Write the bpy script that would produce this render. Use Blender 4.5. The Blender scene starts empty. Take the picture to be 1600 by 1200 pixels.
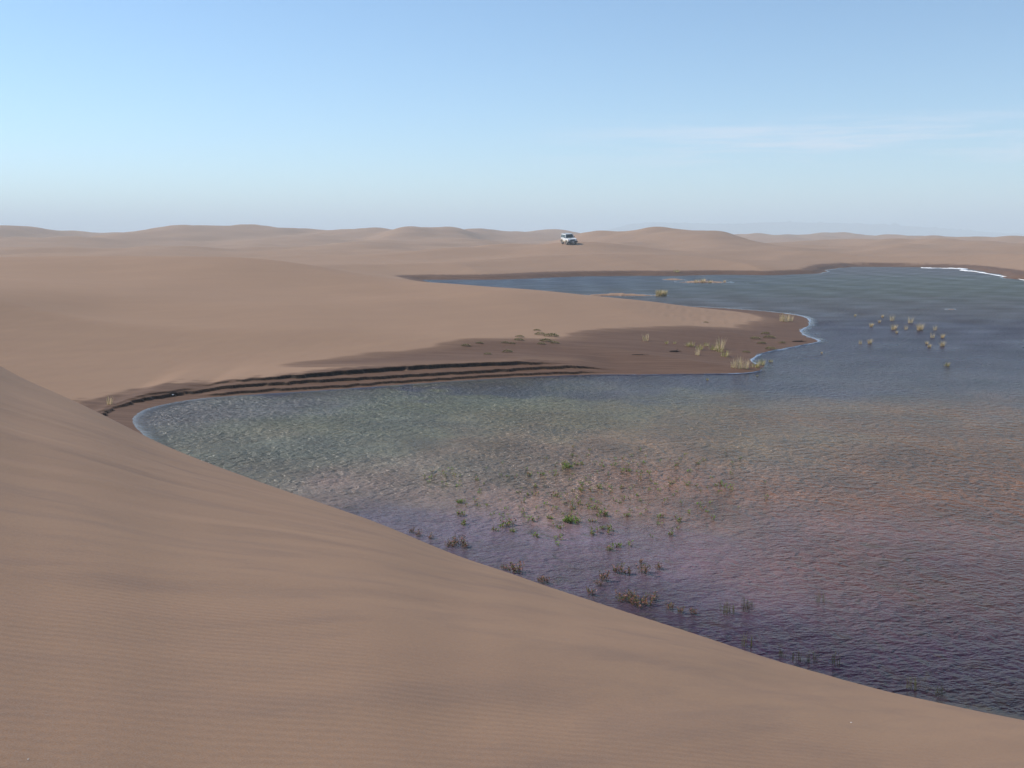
import bpy, bmesh, math, random
import numpy as np
from mathutils import Vector, Matrix

random.seed(7)
rng = np.random.default_rng(11)
C = bpy.context.scene
col = C.collection
R = math.radians

# ------------------------------------------------------------------ camera, sky, sun, exposure
CAM_H = 5.0
F = 1600.0                      # focal length in photograph pixels (1600 wide)
PITCH = math.atan(227 / F)
cam_d = bpy.data.cameras.new('camera')
cam = bpy.data.objects.new('camera', cam_d)
col.objects.link(cam)
cam.location = (0, 0, CAM_H)
cam.rotation_euler = (math.pi / 2 - PITCH, 0, 0)
cam_d.sensor_width = 36.0
cam_d.lens = 36.0
cam_d.clip_start = 0.1
cam_d.clip_end = 60000
C.camera = cam

SUN_EL = R(39)
SUN_AZ = R(-67)                 # from +Y (view direction) towards -X (left)
sun_dir = Vector((math.sin(SUN_AZ) * math.cos(SUN_EL), math.cos(SUN_AZ) * math.cos(SUN_EL), math.sin(SUN_EL)))

w = bpy.data.worlds.new('World')
C.world = w
w.use_nodes = True
nt = w.node_tree
N, L = nt.nodes, nt.links
for n in list(N):
    N.remove(n)
out = N.new('ShaderNodeOutputWorld')
bg = N.new('ShaderNodeBackground')
sky = N.new('ShaderNodeTexSky')
sky.sky_type = 'NISHITA'
sky.sun_disc = False
sky.sun_elevation = SUN_EL
sky.sun_rotation = SUN_AZ
sky.altitude = 1200
sky.air_density = 1.0
sky.dust_density = 0.0
sky.ozone_density = 5.0
# a thin veil of cirrus low in the sky
geo = N.new('ShaderNodeTexCoord')
mp = N.new('ShaderNodeMapping')
mp.inputs['Scale'].default_value = (3.0, 3.0, 42.0)
mp.inputs['Rotation'].default_value = (0, R(-1.5), 0)
nz = N.new('ShaderNodeTexNoise')
nz.inputs['Scale'].default_value = 1.6
nz.inputs['Detail'].default_value = 6
nz.inputs['Roughness'].default_value = 0.6
L.new(geo.outputs['Generated'], mp.inputs['Vector'])
L.new(mp.outputs['Vector'], nz.inputs['Vector'])
sep = N.new('ShaderNodeSeparateXYZ')
L.new(geo.outputs['Generated'], sep.inputs[0])


def mr(src, a, b, c, d, smooth=True):
    m = N.new('ShaderNodeMapRange')
    if smooth:
        m.interpolation_type = 'SMOOTHSTEP'
    m.inputs['From Min'].default_value = a
    m.inputs['From Max'].default_value = b
    m.inputs['To Min'].default_value = c
    m.inputs['To Max'].default_value = d
    L.new(src, m.inputs['Value'])
    return m.outputs['Result']


def mul(a, b):
    m = N.new('ShaderNodeMath')
    m.operation = 'MULTIPLY'
    L.new(a, m.inputs[0])
    if isinstance(b, (int, float)):
        m.inputs[1].default_value = b
    else:
        L.new(b, m.inputs[1])
    return m.outputs[0]


cm = mul(mr(nz.outputs['Fac'], 0.42, 0.72, 0, 1), mr(sep.outputs['Z'], 0.05, 0.085, 0, 1))
cm = mul(cm, mr(sep.outputs['Z'], 0.09, 0.12, 1, 0))
cm = mul(cm, mr(sep.outputs['X'], -0.05, 0.30, 0.0, 1))
cm = mul(cm, 0.75)
cmix = N.new('ShaderNodeMix')
cmix.data_type = 'RGBA'
L.new(cm, cmix.inputs['Factor'])
tint = N.new('ShaderNodeMix')
tint.data_type = 'RGBA'
tint.blend_type = 'MULTIPLY'
tint.inputs['Factor'].default_value = 1.0
tint.inputs['B'].default_value = (1.08, 1.115, 1.04, 1)
L.new(sky.outputs[0], tint.inputs['A'])
L.new(tint.outputs['Result'], cmix.inputs['A'])
cmix.inputs['B'].default_value = (6.2, 6.3, 7.2, 1)
L.new(cmix.outputs['Result'], bg.inputs['Color'])
bg.inputs['Strength'].default_value = 0.15
L.new(bg.outputs[0], out.inputs[0])

sd = bpy.data.lights.new('sun', 'SUN')
sd.energy = 5.0
sd.angle = R(0.53)
sd.color = (1.0, 0.94, 0.85)
sun = bpy.data.objects.new('sun', sd)
col.objects.link(sun)
sun.rotation_euler = sun_dir.to_track_quat('Z', 'Y').to_euler()
sun.location = (-30, 30, 60)

C.view_settings.view_transform = 'Standard'
C.view_settings.look = 'None'
C.view_settings.gamma = 1
C.view_settings.exposure = 0.0
C.cycles.volume_max_steps = 64
C.cycles.max_bounces = 6
C.cycles.volume_bounces = 2
C.cycles.sample_clamp_direct = 8
C.cycles.sample_clamp_indirect = 4


# ------------------------------------------------------------------ helpers
def at(px, py, z=0.0):
    """the place on a level of height z that the photograph shows at px, py"""
    u = (px - 800) / F
    v = -(py - 600) / F
    dz = v * math.cos(PITCH) - math.sin(PITCH)
    dy = v * math.sin(PITCH) + math.cos(PITCH)
    t = (z - CAM_H) / dz
    return (u * t, dy * t)


def deep(px, py, D):
    """a point seen at px, py and D metres ahead: x, y, z"""
    u = (px - 800) / F
    v = -(py - 600) / F
    dz = v * math.cos(PITCH) - math.sin(PITCH)
    dy = v * math.sin(PITCH) + math.cos(PITCH)
    t = D / dy
    return (u * t, D, CAM_H + dz * t)


def catmull(P, n=5, closed=False):
    P = [np.array(p, float) for p in P]
    out = []
    m = len(P)
    for i in range(m if closed else m - 1):
        if closed:
            a, b, c, d = P[(i - 1) % m], P[i], P[(i + 1) % m], P[(i + 2) % m]
        else:
            a, b, c, d = P[max(i - 1, 0)], P[i], P[i + 1], P[min(i + 2, m - 1)]
        for k in range(n):
            t = k / n
            out.append(0.5 * ((2 * b) + (-a + c) * t + (2 * a - 5 * b + 4 * c - d) * t * t + (-a + 3 * b - 3 * c + d) * t ** 3))
    if not closed:
        out.append(P[-1])
    return np.array(out)


def sstep(a, b, x):
    t = np.clip((x - a) / (b - a), 0, 1)
    return t * t * (3 - 2 * t)


class Waves:
    """smooth random field: many plane waves of random heading"""
    def __init__(self, wl0, wl1, n, seed, sx=1.0, sy=1.0, rot=0.0):
        r = np.random.default_rng(seed)
        self.k = 2 * np.pi / np.exp(r.uniform(np.log(wl0), np.log(wl1), n))
        a = r.uniform(0, 2 * np.pi, n)
        self.kx = self.k * np.cos(a) * sx
        self.ky = self.k * np.sin(a) * sy
        c, s = math.cos(rot), math.sin(rot)
        self.kx, self.ky = c * self.kx - s * self.ky, s * self.kx + c * self.ky
        self.p = r.uniform(0, 2 * np.pi, n)
        self.n = n

    def __call__(self, x, y):
        o = np.zeros_like(x)
        for a, b, p in zip(self.kx, self.ky, self.p):
            o += np.sin(a * x + b * y + p)
        return o * math.sqrt(2.0 / self.n)


def sdist(x, y, P, closed=True):
    """distance to polyline P; negative inside when closed"""
    best = np.full(x.shape, 1e18)
    ins = np.zeros(x.shape, bool)
    m = len(P)
    for i in range(m if closed else m - 1):
        ax, ay = P[i]
        bx, by = P[(i + 1) % m]
        ex, ey = bx - ax, by - ay
        l2 = ex * ex + ey * ey
        if l2 < 1e-12:
            continue
        t = np.clip(((x - ax) * ex + (y - ay) * ey) / l2, 0, 1)
        dd = (x - ax - t * ex) ** 2 + (y - ay - t * ey) ** 2
        np.minimum(best, dd, out=best)
        if closed and ay != by:
            c = ((ay > y) != (by > y)) & (x < ex * (y - ay) / (by - ay) + ax)
            ins ^= c
    d = np.sqrt(best)
    if closed:
        d[ins] *= -1
    return d


# ------------------------------------------------------------------ lake outline
far_shore = [(1600, 437), (1570, 431), (1540, 425), (1512, 420.5), (1475, 418.5), (1430, 417.5), (1380, 417), (1335, 417),
             (1300, 420), (1282, 427), (1240, 429), (1200, 430), (1130, 429), (1060, 431), (1000, 431), (930, 431.5), (870, 433),
             (820, 435.5), (760, 437), (700, 437), (660, 438)]
back_shore = [(720, 450), (800, 458), (900, 468), (980, 475), (1050, 478), (1120, 481), (1180, 485), (1220, 489), (1248, 493), (1262, 498),
              (1264, 507), (1256, 512), (1250, 517), (1256, 524), (1278, 532), (1262, 537), (1240, 541), (1215, 546), (1195, 550), (1178, 557), (1172, 565),
              (1188, 571), (1192, 576), (1176, 581), (1140, 583.5), (1080, 584), (1000, 585), (940, 585), (870, 587), (800, 590), (700, 596), (600, 603),
              (500, 610), (400, 616), (320, 622), (265, 630), (226, 640), (209, 652), (211, 666), (228, 684)]
pts = [at(*p) for p in far_shore] + [at(*p) for p in back_shore]
pts += [(-6, 19), (2, 11.5), (6, 6.5), (14, 3), (30, 2), (55, 12), (75, 40), (84, 75), (74, 100)]
LAKE = catmull(pts, 4, closed=True)

wl = Waves(0.35, 2.5, 14, 3)
wl2 = Waves(0.12, 0.5, 12, 4)
wl3 = Waves(6, 25, 12, 5)

# ------------------------------------------------------------------ the foreground dune: crest line
crest = [(-200, 470, 2.75), (0, 577, 1.95), (60, 604, 1.6), (120, 633, 1.28), (190, 670, .98), (228, 693, .85), (290, 715, .78), (362, 739, .73), (426, 761, .69), (510, 790, .62),
         (600, 821, .55), (662, 849, .5), (725, 875, .46), (787, 893, .43), (850, 917, .40), (912, 936, .38), (975, 957, .36),
         (1053, 981, .34), (1125, 1005, .31), (1200, 1031, .28), (1267, 1050, .25), (1367, 1079, .21), (1467, 1100, .18), (1533, 1115, .15), (1597, 1129, .12)]
cth, cr, cz = [], [], []
for px, py, z in crest:
    x, y = at(px, py, z)
    cth.append(math.atan2(x, y)); cr.append(math.hypot(x, y)); cz.append(z)
cth = [-math.pi, -2.2, -1.5, -1.0] + cth + [0.62, 0.85, 1.2, 1.6, 2.3, math.pi]
cr = [60, 60, 60, 48] + cr + [11.2, 11.6, 13, 18, 40, 60]
cz = [4.0, 4.0, 4.0, 3.4] + cz + [.1, .1, .2, .8, 3, 4.0]
FOOT = 3.35
_th = np.linspace(-math.pi, math.pi, 7201)


def _soft(v, k):
    v = np.interp(_th, cth, v)
    g = np.exp(-0.5 * (np.arange(-4 * k, 4 * k + 1) / k) ** 2)
    return np.convolve(np.pad(v, 4 * k, mode='edge'), g / g.sum(), mode='valid')


_cr, _cz = _soft(cr, 22), _soft(cz, 60)
fgN = Waves(2.5, 9, 10, 21)
fgB = Waves(0.5, 1.1, 16, 22, sx=0.12, sy=1.0, rot=0.85)
fgC = Waves(1.4, 3.2, 10, 24, sx=0.12, sy=1.0, rot=0.88)


def foreground(x, y):
    r = np.hypot(x, y)
    th = np.arctan2(x, y)
    D = np.interp(th, _th, _cr)
    z = np.interp(th, _th, _cz)
    t = r / D
    g = 1 - np.clip(t, 0, 1) ** 1.35
    fade = np.clip((D - r) / 1.5, 0, 1)
    near = z + (FOOT - z) * g + fade * (0.012 * fgN(x, y) + 0.003 * fgB(x, y) + 0.005 * fgC(x, y))
    off = np.maximum(r - D, 0)
    slip = z - 0.66 * (np.sqrt(off ** 2 + 0.10 ** 2) - 0.10)
    return np.where(r < D, near, slip)


# ------------------------------------------------------------------ the middle dune (behind the inlet): controls
ctl = []
for px, py, D in [(-250, 404, 88), (-120, 403, 86), (0, 402.5, 85), (120, 401, 84), (250, 400, 82), (340, 401, 81), (420, 406, 79), (500, 420, 76), (560, 430, 74), (620, 437, 72), (680, 442, 70),
                  (800, 452, 66), (900, 462, 64), (1000, 472, 62), (1060, 478, 62)]:
    ctl.append(deep(px, py, D))


def cpt(px, D, z):
    ctl.append(((px - 800) / F * (D * math.cos(PITCH) + (CAM_H - z) * math.sin(PITCH)), D, z))


for a in [(-250, 40, 3.2), (-250, 62, 3.4), (0, 27, 1.85), (0, 32, 1.9), (0, 45, 2.55), (0, 65, 3.1), (150, 29, .95), (150, 34, 1.15), (150, 45, 1.75), (150, 65, 2.75),
          (300, 33.5, .62), (300, 38, 1.0), (300, 50, 1.85), (300, 65, 2.65), (450, 35, .56), (450, 40, .9), (450, 50, 1.5), (450, 62, 2.05),
          (600, 36.5, .52), (600, 41, .75), (600, 50, 1.2), (600, 62, 1.75), (750, 38, .46), (750, 43, .62), (750, 52, 1.05), (900, 39, .4), (900, 44, .5), (900, 52, .78),
          (1020, 41, .3), (1020, 46, .4), (1020, 54, .62), (1120, 50, .3), (1120, 57, .4), (1190, 60, .25), (1250, 50, .2),
          (-200, 112, 2.6), (0, 110, 2.4), (250, 108, 2.2), (400, 104, 1.6), (550, 98, 1.0), (680, 92, .5), (850, 80, .4), (1050, 72, .3),
          (-250, 130, 2.7), (100, 132, 2.4), (400, 130, 2.0), (650, 140, 1.2), (900, 140, .9), (1300, 150, 1.0),
          (-400, 30, 2.6), (-900, 30, 3.0), (-900, 80, 3.6), (400, 20, .6), (900, 14, .3), (1500, 40, .4), (1800, 90, .6), (2200, 40, .6)]:
    cpt(*a)
ctl = np.array(ctl)


def tps(r2):
    return 0.5 * r2 * np.log(r2 + 1e-9)


S = 40.0
CX, CY = ctl[:, 0] / S, ctl[:, 1] / S
n = len(ctl)
A = np.zeros((n + 3, n + 3))
A[:n, :n] = tps((CX[:, None] - CX) ** 2 + (CY[:, None] - CY) ** 2) + np.eye(n) * 1e-3
A[:n, n] = 1; A[:n, n + 1] = CX; A[:n, n + 2] = CY
A[n, :n] = 1; A[n + 1, :n] = CX; A[n + 2, :n] = CY
WT = np.linalg.solve(A, np.concatenate([ctl[:, 2], np.zeros(3)]))


def middle(x, y):
    X, Y = x / S, y / S
    o = WT[n] + WT[n + 1] * X + WT[n + 2] * Y
    for i in range(n):
        o = o + WT[i] * tps((X - CX[i]) ** 2 + (Y - CY[i]) ** 2)
    return o


# ------------------------------------------------------------------ far dunes: px, py of the top, distance, half width (px), depth (m)
ridges = [(10, 354.5, 430, 80, 60), (-160, 352, 470, 120, 70), (310, 353, 420, 80, 55), (400, 355.5, 440, 50, 50), (220, 362, 500, 60, 50), (560, 360.5, 470, 80, 60), (650, 355, 400, 42, 45),
          (705, 355.5, 420, 42, 40), (785, 361, 520, 95, 55), (860, 361, 600, 60, 60), (1000, 361, 285, 60, 35), (1050, 361, 270, 58, 32), (930, 363, 300, 50, 40), (1165, 365, 620, 50, 60),
          (1300, 363.5, 700, 60, 60), (1240, 366, 650, 50, 60), (1400, 367, 560, 60, 60), (1480, 369.5, 420, 60, 50), (1560, 373, 380, 60, 40), (1700, 376, 360, 90, 50),
          (110, 372, 300, 90, 30), (-60, 373, 290, 90, 30), (240, 385, 205, 120, 22), (40, 389, 190, 90, 20), (590, 378, 280, 95, 32), (560, 381, 240, 60, 24), (480, 370, 360, 90, 34), (700, 373, 330, 90, 34),
          (800, 382, 195, 75, 20), (900, 379, 180, 75, 20), (960, 382, 185, 60, 20), (1050, 398, 158, 75, 11), (860, 392, 158, 85, 13), (720, 393, 178, 75, 16),
          (1180, 380, 280, 80, 30), (1330, 375, 310, 100, 34), (1450, 376.5, 270, 100, 30), (1580, 381, 230, 80, 24), (1740, 385, 200, 80, 22), (1420, 385, 230, 120, 20), (1620, 399, 165, 60, 14)]
RG = []
RW = 0.95
ridges += [(455, 360, 440, 40, 40), (95, 362, 460, 40, 50), (1100, 363, 278, 50, 32), (745, 359.5, 500, 40, 40), (600, 361, 440, 55, 45)]
for px, py, D, wpx, dp in ridges:
    D *= 1.15
    dp *= 1.1
    x, y, z = deep(px, py, D)
    RG.append((x, y, z, wpx / F * D * RW, dp))
farN = Waves(60, 220, 14, 31)
farN2 = Waves(12, 40, 14, 32)
farN3 = Waves(30, 75, 14, 33, sx=.6, sy=1.0, rot=.3)
BASE = 1.7


def far(x, y):
    acc = np.zeros_like(x)
    r = np.hypot(x, y)
    base = BASE + 0.35 * sstep(200, 500, r) * farN(x, y) + 0.22 * farN2(x, y) * sstep(130, 260, r) + 0.25 * farN3(x, y) * sstep(120, 180, r) * (1 - 0.8 * sstep(200, 300, r))
    for X, Y, Z, sx, sy in RG:
        dy = y - Y
        s = np.where(dy < 0, sy * 1.3, sy * 0.8)
        e = np.exp(-0.5 * (((x - X) / sx) ** 2 + (dy / s) ** 2))
        acc += (max(Z - BASE, 0.2) * e) ** 3.2
    z = base + acc ** (1 / 3.2)
    # random dunes where the photograph does not look
    side = 1 - sstep(0.0, 1.0, (0.72 * y - np.abs(x)) / (60 + 0.1 * r) + 0.5)
    z = z + side * (1.3 + 1.6 * farN(x, y)) * sstep(80, 300, r)
    z = z - sstep(900, 4000, r) * 1.0
    return z


def smin(a, b, k):
    h = np.clip(0.5 + 0.5 * (b - a) / k, 0, 1)
    return b + (a - b) * h - k * h * (1 - h)


BANK0 = at(175, 640)[0]
BANK1 = at(960, 585)[0]


def terrain(x, y, full=False):
    x = np.asarray(x, float); y = np.asarray(y, float)
    r = np.hypot(x, y)
    near = (r < 330)
    d = np.full(x.shape, 300.0)
    d[near] = sdist(x[near], y[near], LAKE)
    far_side = sstep(70, 105, y)
    spit = sstep(6.5, 10, x) * (1 - far_side)
    d = d + (0.010 + 0.045 * spit) * wl(x, y) * (1 - far_side) + 0.02 * spit * wl2(x, y) + 0.25 * far_side * wl3(x, y)
    # land before the beach is cut into it
    bl = sstep(100, 132, r)
    mid = np.zeros_like(x)
    m = r < 134
    mid[m] = middle(x[m], y[m])
    land = mid * (1 - bl) + far(x, y) * bl
    land = np.maximum(land, 0.16)
    land = land + (0.012 * farN2(x, y) + 0.02 * wl3(x, y)) * sstep(3, 8, d)
    # beach profiles by distance to the water
    dd = np.maximum(d, 0)
    jag = 0.034 * wl(x, y) + 0.010 * wl2(x, y)
    e = dd + jag
    m0 = sstep(BANK0 - 0.5, BANK0 + 0.5, x) * ((y > 22) & (y < 48))
    ends = m0 * (1 - sstep(BANK1 - 1.6, BANK1 + 0.4, x))
    s3 = ends * sstep(BANK0 + 1.6, BANK0 + 2.6, x)
    s1 = m0 * sstep(BANK0 + 0.9, BANK0 + 2.2, x) * (1 - sstep(at(790, 585)[0], at(900, 585)[0], x))
    blobw = m0 * (1 - sstep(BANK0 + 1.0, BANK0 + 1.9, x))
    steps = 0.075 * s3 * sstep(0.28, 0.33, e) + 0.095 * ends * sstep(0.86 + .08 * np.sin(x * .7), 0.92 + .08 * np.sin(x * .7), e) \
        + s1 * (0.06 + 0.08 * sstep(BANK0 + 2, BANK0 + 6, x)) * sstep(1.50, 1.60, e + 0.12 * np.sin(x * .5)) + 0.06 * blobw * sstep(0.92, 1.02, e)
    slope = 0.05 * dd + 0.006 * dd ** 2
    prof = slope + steps * np.exp(-(np.maximum(dd - 1.6, 0) / 2.6) ** 2)
    farb = 0.30 * sstep(0.2, 1.5, dd) * (0.85 + 0.2 * np.sin(x * 0.13)) + 0.10 * dd
    prof = prof * (1 - far_side) + farb * far_side
    z = smin(land, prof, 0.12 + 0 * x)
    z = np.where(prof < land - 0.12, prof, z)
    inside = d < 0
    z = np.where(inside, np.maximum(-0.9, 0.09 * d), z)
    fg = foreground(x, y)
    isfg = fg > z
    z = np.maximum(fg, z)
    if not full:
        return z
    # sand spit and shoals in the water are added as objects of the ground: low bars
    return z, d, isfg, far_side


BARS = [(at(1400, 0 + 462)[0] * 0 + at(968, 461.5)[0], at(968, 461.5)[1], 2.9, 0.9, 0.19), (*at(1052, 437), 1.2, 1.3, .16), (*at(1100, 441), 2.3, 1.8, .18),
        (*at(1484, 483.5), .45, .3, .12)]


def ground(x, y, full=False):
    o = terrain(x, y, True)
    z = o[0]
    for bx, by, sx, sy, h in BARS:
        b = h * np.exp(-((x - bx) / sx) ** 2 - ((y - by) / sy) ** 2) * 1.35 - 0.07 + 0.02 * wl(x, y)
        z = np.maximum(z, np.where((np.abs(x - bx) < 2.2 * sx) & (np.abs(y - by) < 2.2 * sy), b, -1))
    if full:
        return (z,) + o[1:]
    return z


def surf(px, py, wet=True):
    """first place where the sight line through px, py meets the ground or the water"""
    u = (px - 800) / F
    v = -(py - 600) / F
    dz = v * math.cos(PITCH) - math.sin(PITCH)
    dy = v * math.sin(PITCH) + math.cos(PITCH)
    t = np.exp(np.linspace(math.log(3), math.log(600), 2500))
    X, Y, Z = u * t, dy * t, CAM_H + dz * t
    g = ground(X, Y)
    if wet:
        g = np.maximum(g, 0)
    i = int(np.argmax(Z < g))
    if i == 0:
        i = len(t) - 1
    return X[i], Y[i], g[i]


# ------------------------------------------------------------------ materials
def mat(name):
    m = bpy.data.materials.new(name)
    m.use_nodes = True
    nt = m.node_tree
    b = nt.nodes['Principled BSDF']
    return m, nt, b


def simple(name, c, rough=0.6, metal=0.0, var=0.15, scale=8.0, spec=0.5):
    m, nt, b = mat(name)
    tn = nt.nodes.new('ShaderNodeTexNoise')
    tn.inputs['Scale'].default_value = scale
    tn.inputs['Detail'].default_value = 3
    tc = nt.nodes.new('ShaderNodeTexCoord')
    nt.links.new(tc.outputs['Object'], tn.inputs['Vector'])
    cr_ = nt.nodes.new('ShaderNodeValToRGB')
    cr_.color_ramp.elements[0].position = 0.3
    cr_.color_ramp.elements[1].position = 0.7
    cr_.color_ramp.elements[0].color = tuple(v * (1 - var) for v in c) + (1,)
    cr_.color_ramp.elements[1].color = tuple(min(1, v * (1 + var)) for v in c) + (1,)
    nt.links.new(tn.outputs['Fac'], cr_.inputs['Fac'])
    nt.links.new(cr_.outputs['Color'], b.inputs['Base Color'])
    b.inputs['Roughness'].default_value = rough
    b.inputs['Metallic'].default_value = metal
    b.inputs['Specular IOR Level'].default_value = spec
    return m


class NB:
    """tiny helper for building node trees"""
    def __init__(self, nt):
        self.nt = nt

    def node(self, t, **kw):
        nd = self.nt.nodes.new(t)
        for k, v in kw.items():
            if k.startswith('i_'):
                nd.inputs[k[2:].replace('_', ' ')].default_value = v
            else:
                setattr(nd, k, v)
        return nd

    def link(self, a, b):
        self.nt.links.new(a, b)

    def noise(self, vec, scale, detail=3, rough=0.5, dist=0.0):
        nd = self.node('ShaderNodeTexNoise')
        nd.inputs['Scale'].default_value = scale
        nd.inputs['Detail'].default_value = detail
        nd.inputs['Roughness'].default_value = rough
        nd.inputs['Distortion'].default_value = dist
        self.link(vec, nd.inputs['Vector'])
        return nd.outputs['Fac']

    def mapping(self, vec, scale=(1, 1, 1), rot=(0, 0, 0)):
        if rot[2]:
            r_ = self.node('ShaderNodeMapping')
            r_.inputs['Rotation'].default_value = (0, 0, -rot[2])
            self.link(vec, r_.inputs['Vector'])
            vec = r_.outputs['Vector']
            rot = (0, 0, 0)
        nd = self.node('ShaderNodeMapping')
        nd.inputs['Scale'].default_value = scale
        nd.inputs['Rotation'].default_value = rot
        self.link(vec, nd.inputs['Vector'])
        return nd.outputs['Vector']

    def math(self, op, a, b=None):
        nd = self.node('ShaderNodeMath', operation=op)
        for i, v in enumerate((a, b)):
            if v is None:
                continue
            if isinstance(v, (int, float)):
                nd.inputs[i].default_value = v
            else:
                self.link(v, nd.inputs[i])
        return nd.outputs[0]

    def mr(self, v, a, b, c, d):
        nd = self.node('ShaderNodeMapRange')
        nd.inputs['From Min'].default_value = a
        nd.inputs['From Max'].default_value = b
        nd.inputs['To Min'].default_value = c
        nd.inputs['To Max'].default_value = d
        self.link(v, nd.inputs['Value'])
        return nd.outputs['Result']

    def mix(self, f, a, b, blend='MIX'):
        nd = self.node('ShaderNodeMix', data_type='RGBA', blend_type=blend)
        for k, v in (('Factor', f), ('A', a), ('B', b)):
            if isinstance(v, (int, float, tuple)):
                nd.inputs[k].default_value = v
            else:
                self.link(v, nd.inputs[k])
        return nd.outputs['Result']

    def attr(self, name):
        nd = self.node('ShaderNodeAttribute', attribute_name=name)
        return nd


def sand_material():
    m, nt, b = mat('sand')
    q = NB(nt)
    pos = q.node('ShaderNodeNewGeometry').outputs['Position']
    wet = q.attr('wet').outputs['Fac']
    near = q.attr('near').outputs['Fac']
    big = q.noise(q.mapping(pos, (0.25, 0.6, 1), (0, 0, 0.8)), 0.5, 4, 0.55)
    midn = q.noise(q.mapping(pos, (0.3, 1.3, 1), (0, 0, 0.8)), 1.3, 5, 0.6)
    fine = q.noise(pos, 38, 4, 0.75)
    grain = q.noise(pos, 160, 2, 0.8)
    dry = q.mix(q.mr(big, 0.3, 0.7, 0, 1), (0.330, 0.190, 0.106, 1), (0.376, 0.217, 0.121, 1))
    dry = q.mix(q.mr(midn, 0.3, 0.7, 0, 0.55), dry, (0.300, 0.168, 0.100, 1))
    nearer = q.mr(q.attr('near_vignette').outputs['Fac'], 0, 1, 0, 0.75)
    dry = q.mix(nearer, dry, (0.270, 0.134, 0.074, 1))  # painted vignette: sand by the viewer darkened, more towards both sides
    # faint darker streaks drawn out across the near sand
    st = q.noise(q.mapping(pos, (0.22, 1.6, 1), (0, 0, 0.84)), 1.5, 4, 0.6, 0.4)
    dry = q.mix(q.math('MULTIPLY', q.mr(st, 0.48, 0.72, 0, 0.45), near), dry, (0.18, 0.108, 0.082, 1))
    dry = q.mix(q.mr(fine, 0.35, 0.65, 0, 0.32), dry, (0.17, 0.12, 0.095, 1))
    dry = q.mix(q.mr(grain, 0.35, 0.7, 0, 0.45), dry, (0.36, 0.29, 0.24, 1))
    wn = q.noise(q.mapping(pos, (0.5, 2.5, 1)), 2.2, 5, 0.65)
    wc = q.mix(q.mr(wn, 0.3, 0.7, 0, 1), (0.112, 0.060, 0.036, 1), (0.155, 0.084, 0.050, 1))
    wc = q.mix(q.mr(fine, 0.35, 0.65, 0, 0.4), wc, (0.085, 0.045, 0.030, 1))
    ly = q.noise(q.mapping(pos, (0.22, 3.6, 1), (0, 0, -0.05)), 1.5, 5, 0.6, 0.3)
    wc = q.mix(q.mr(ly, 0.46, 0.66, 0, 0.75), wc, (0.185, 0.108, 0.068, 1))
    colr = q.mix(wet, dry, wc)
    # damp cut faces of the bank, their shade painted in as near black
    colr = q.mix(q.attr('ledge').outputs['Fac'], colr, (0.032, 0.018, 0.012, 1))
    q.link(colr, b.inputs['Base Color'])
    q.link(q.mr(wet, 0, 1, 0.95, 0.72), b.inputs['Roughness'])
    b.inputs['Specular IOR Level'].default_value = 0.12
    wv = q.node('ShaderNodeTexWave', wave_type='BANDS', bands_direction='Y')
    wv.inputs['Scale'].default_value = 4.2
    wv.inputs['Distortion'].default_value = 3.0
    wv.inputs['Detail'].default_value = 2
    wv.inputs['Detail Scale'].default_value = 0.45
    q.link(q.mapping(pos, (1, 1, 1), (0, 0, 0.4)), wv.inputs['Vector'])
    patch = q.mr(q.noise(pos, 0.35, 2), 0.4, 0.6, 0.15, 1.0)
    hgt = q.math('MULTIPLY', q.math('MULTIPLY', q.math('MULTIPLY', wv.outputs['Fac'], near), patch), 0.38)
    hgt = q.math('ADD', hgt, q.math('MULTIPLY', fine, 0.55))
    hgt = q.math('ADD', hgt, q.math('MULTIPLY', grain, 0.18))
    bp = q.node('ShaderNodeBump')
    bp.inputs['Strength'].default_value = 0.28
    bp.inputs['Distance'].default_value = 0.012
    q.link(hgt, bp.inputs['Height'])
    q.link(bp.outputs['Normal'], b.inputs['Normal'])
    return m


def water_material():
    m, nt, b = mat('lake_water')
    q = NB(nt)
    pos = q.node('ShaderNodeNewGeometry').outputs['Position']
    silt = q.attr('silt').outputs['Color']
    rip = q.attr('ripple').outputs['Fac']
    pn = q.noise(q.mapping(pos, (1, 1.6, 1), (0, 0, 0.3)), 0.9, 5, 0.6)
    base = q.mix(q.mr(pn, 0.3, 0.7, 0, 0.45), silt, (0.055, 0.035, 0.028, 1))
    # drowned weed showing dark on the shallow bottom
    f1 = q.noise(q.mapping(pos, (1, 0.8, 1), (0, 0, 0.4)), 3.2, 5, 0.7, 0.6)
    f2 = q.noise(pos, 0.45, 3, 0.6)
    fl = q.math('MULTIPLY', q.mr(f1, 0.52, 0.66, 0, 0.75), q.mr(f2, 0.42, 0.62, 0, 1))
    base = q.mix(fl, base, (0.060, 0.045, 0.018, 1))
    q.link(base, b.inputs['Base Color'])
    q.link(q.attr('rough').outputs['Fac'], b.inputs['Roughness'])
    b.inputs['IOR'].default_value = 1.33
    b.inputs['Specular IOR Level'].default_value = 0.3
    v1 = q.mapping(pos, (0.75, 0.8, 1), (0, 0, 0.3))
    w1 = q.noise(v1, 5.6, 2, 0.5, 0.3)
    w2 = q.noise(q.mapping(pos, (0.6, 1.1, 1), (0, 0, 0.22)), 15.0, 2, 0.5, 0.2)
    w3 = q.noise(q.mapping(pos, (0.5, 1.3, 1), (0, 0, 0.12)), 38, 2, 0.6)
    h = q.math('ADD', q.math('MULTIPLY', w1, 1.0), q.math('MULTIPLY', w2, 0.45))
    h = q.math('ADD', h, q.math('MULTIPLY', w3, 0.09))
    bp = q.node('ShaderNodeBump')
    bp.inputs['Distance'].default_value = 0.26
    bp.inputs['Strength'].default_value = 1.0
    q.link(q.math('MULTIPLY', h, rip), bp.inputs['Height'])
    q.link(bp.outputs['Normal'], b.inputs['Normal'])
    return m


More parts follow.
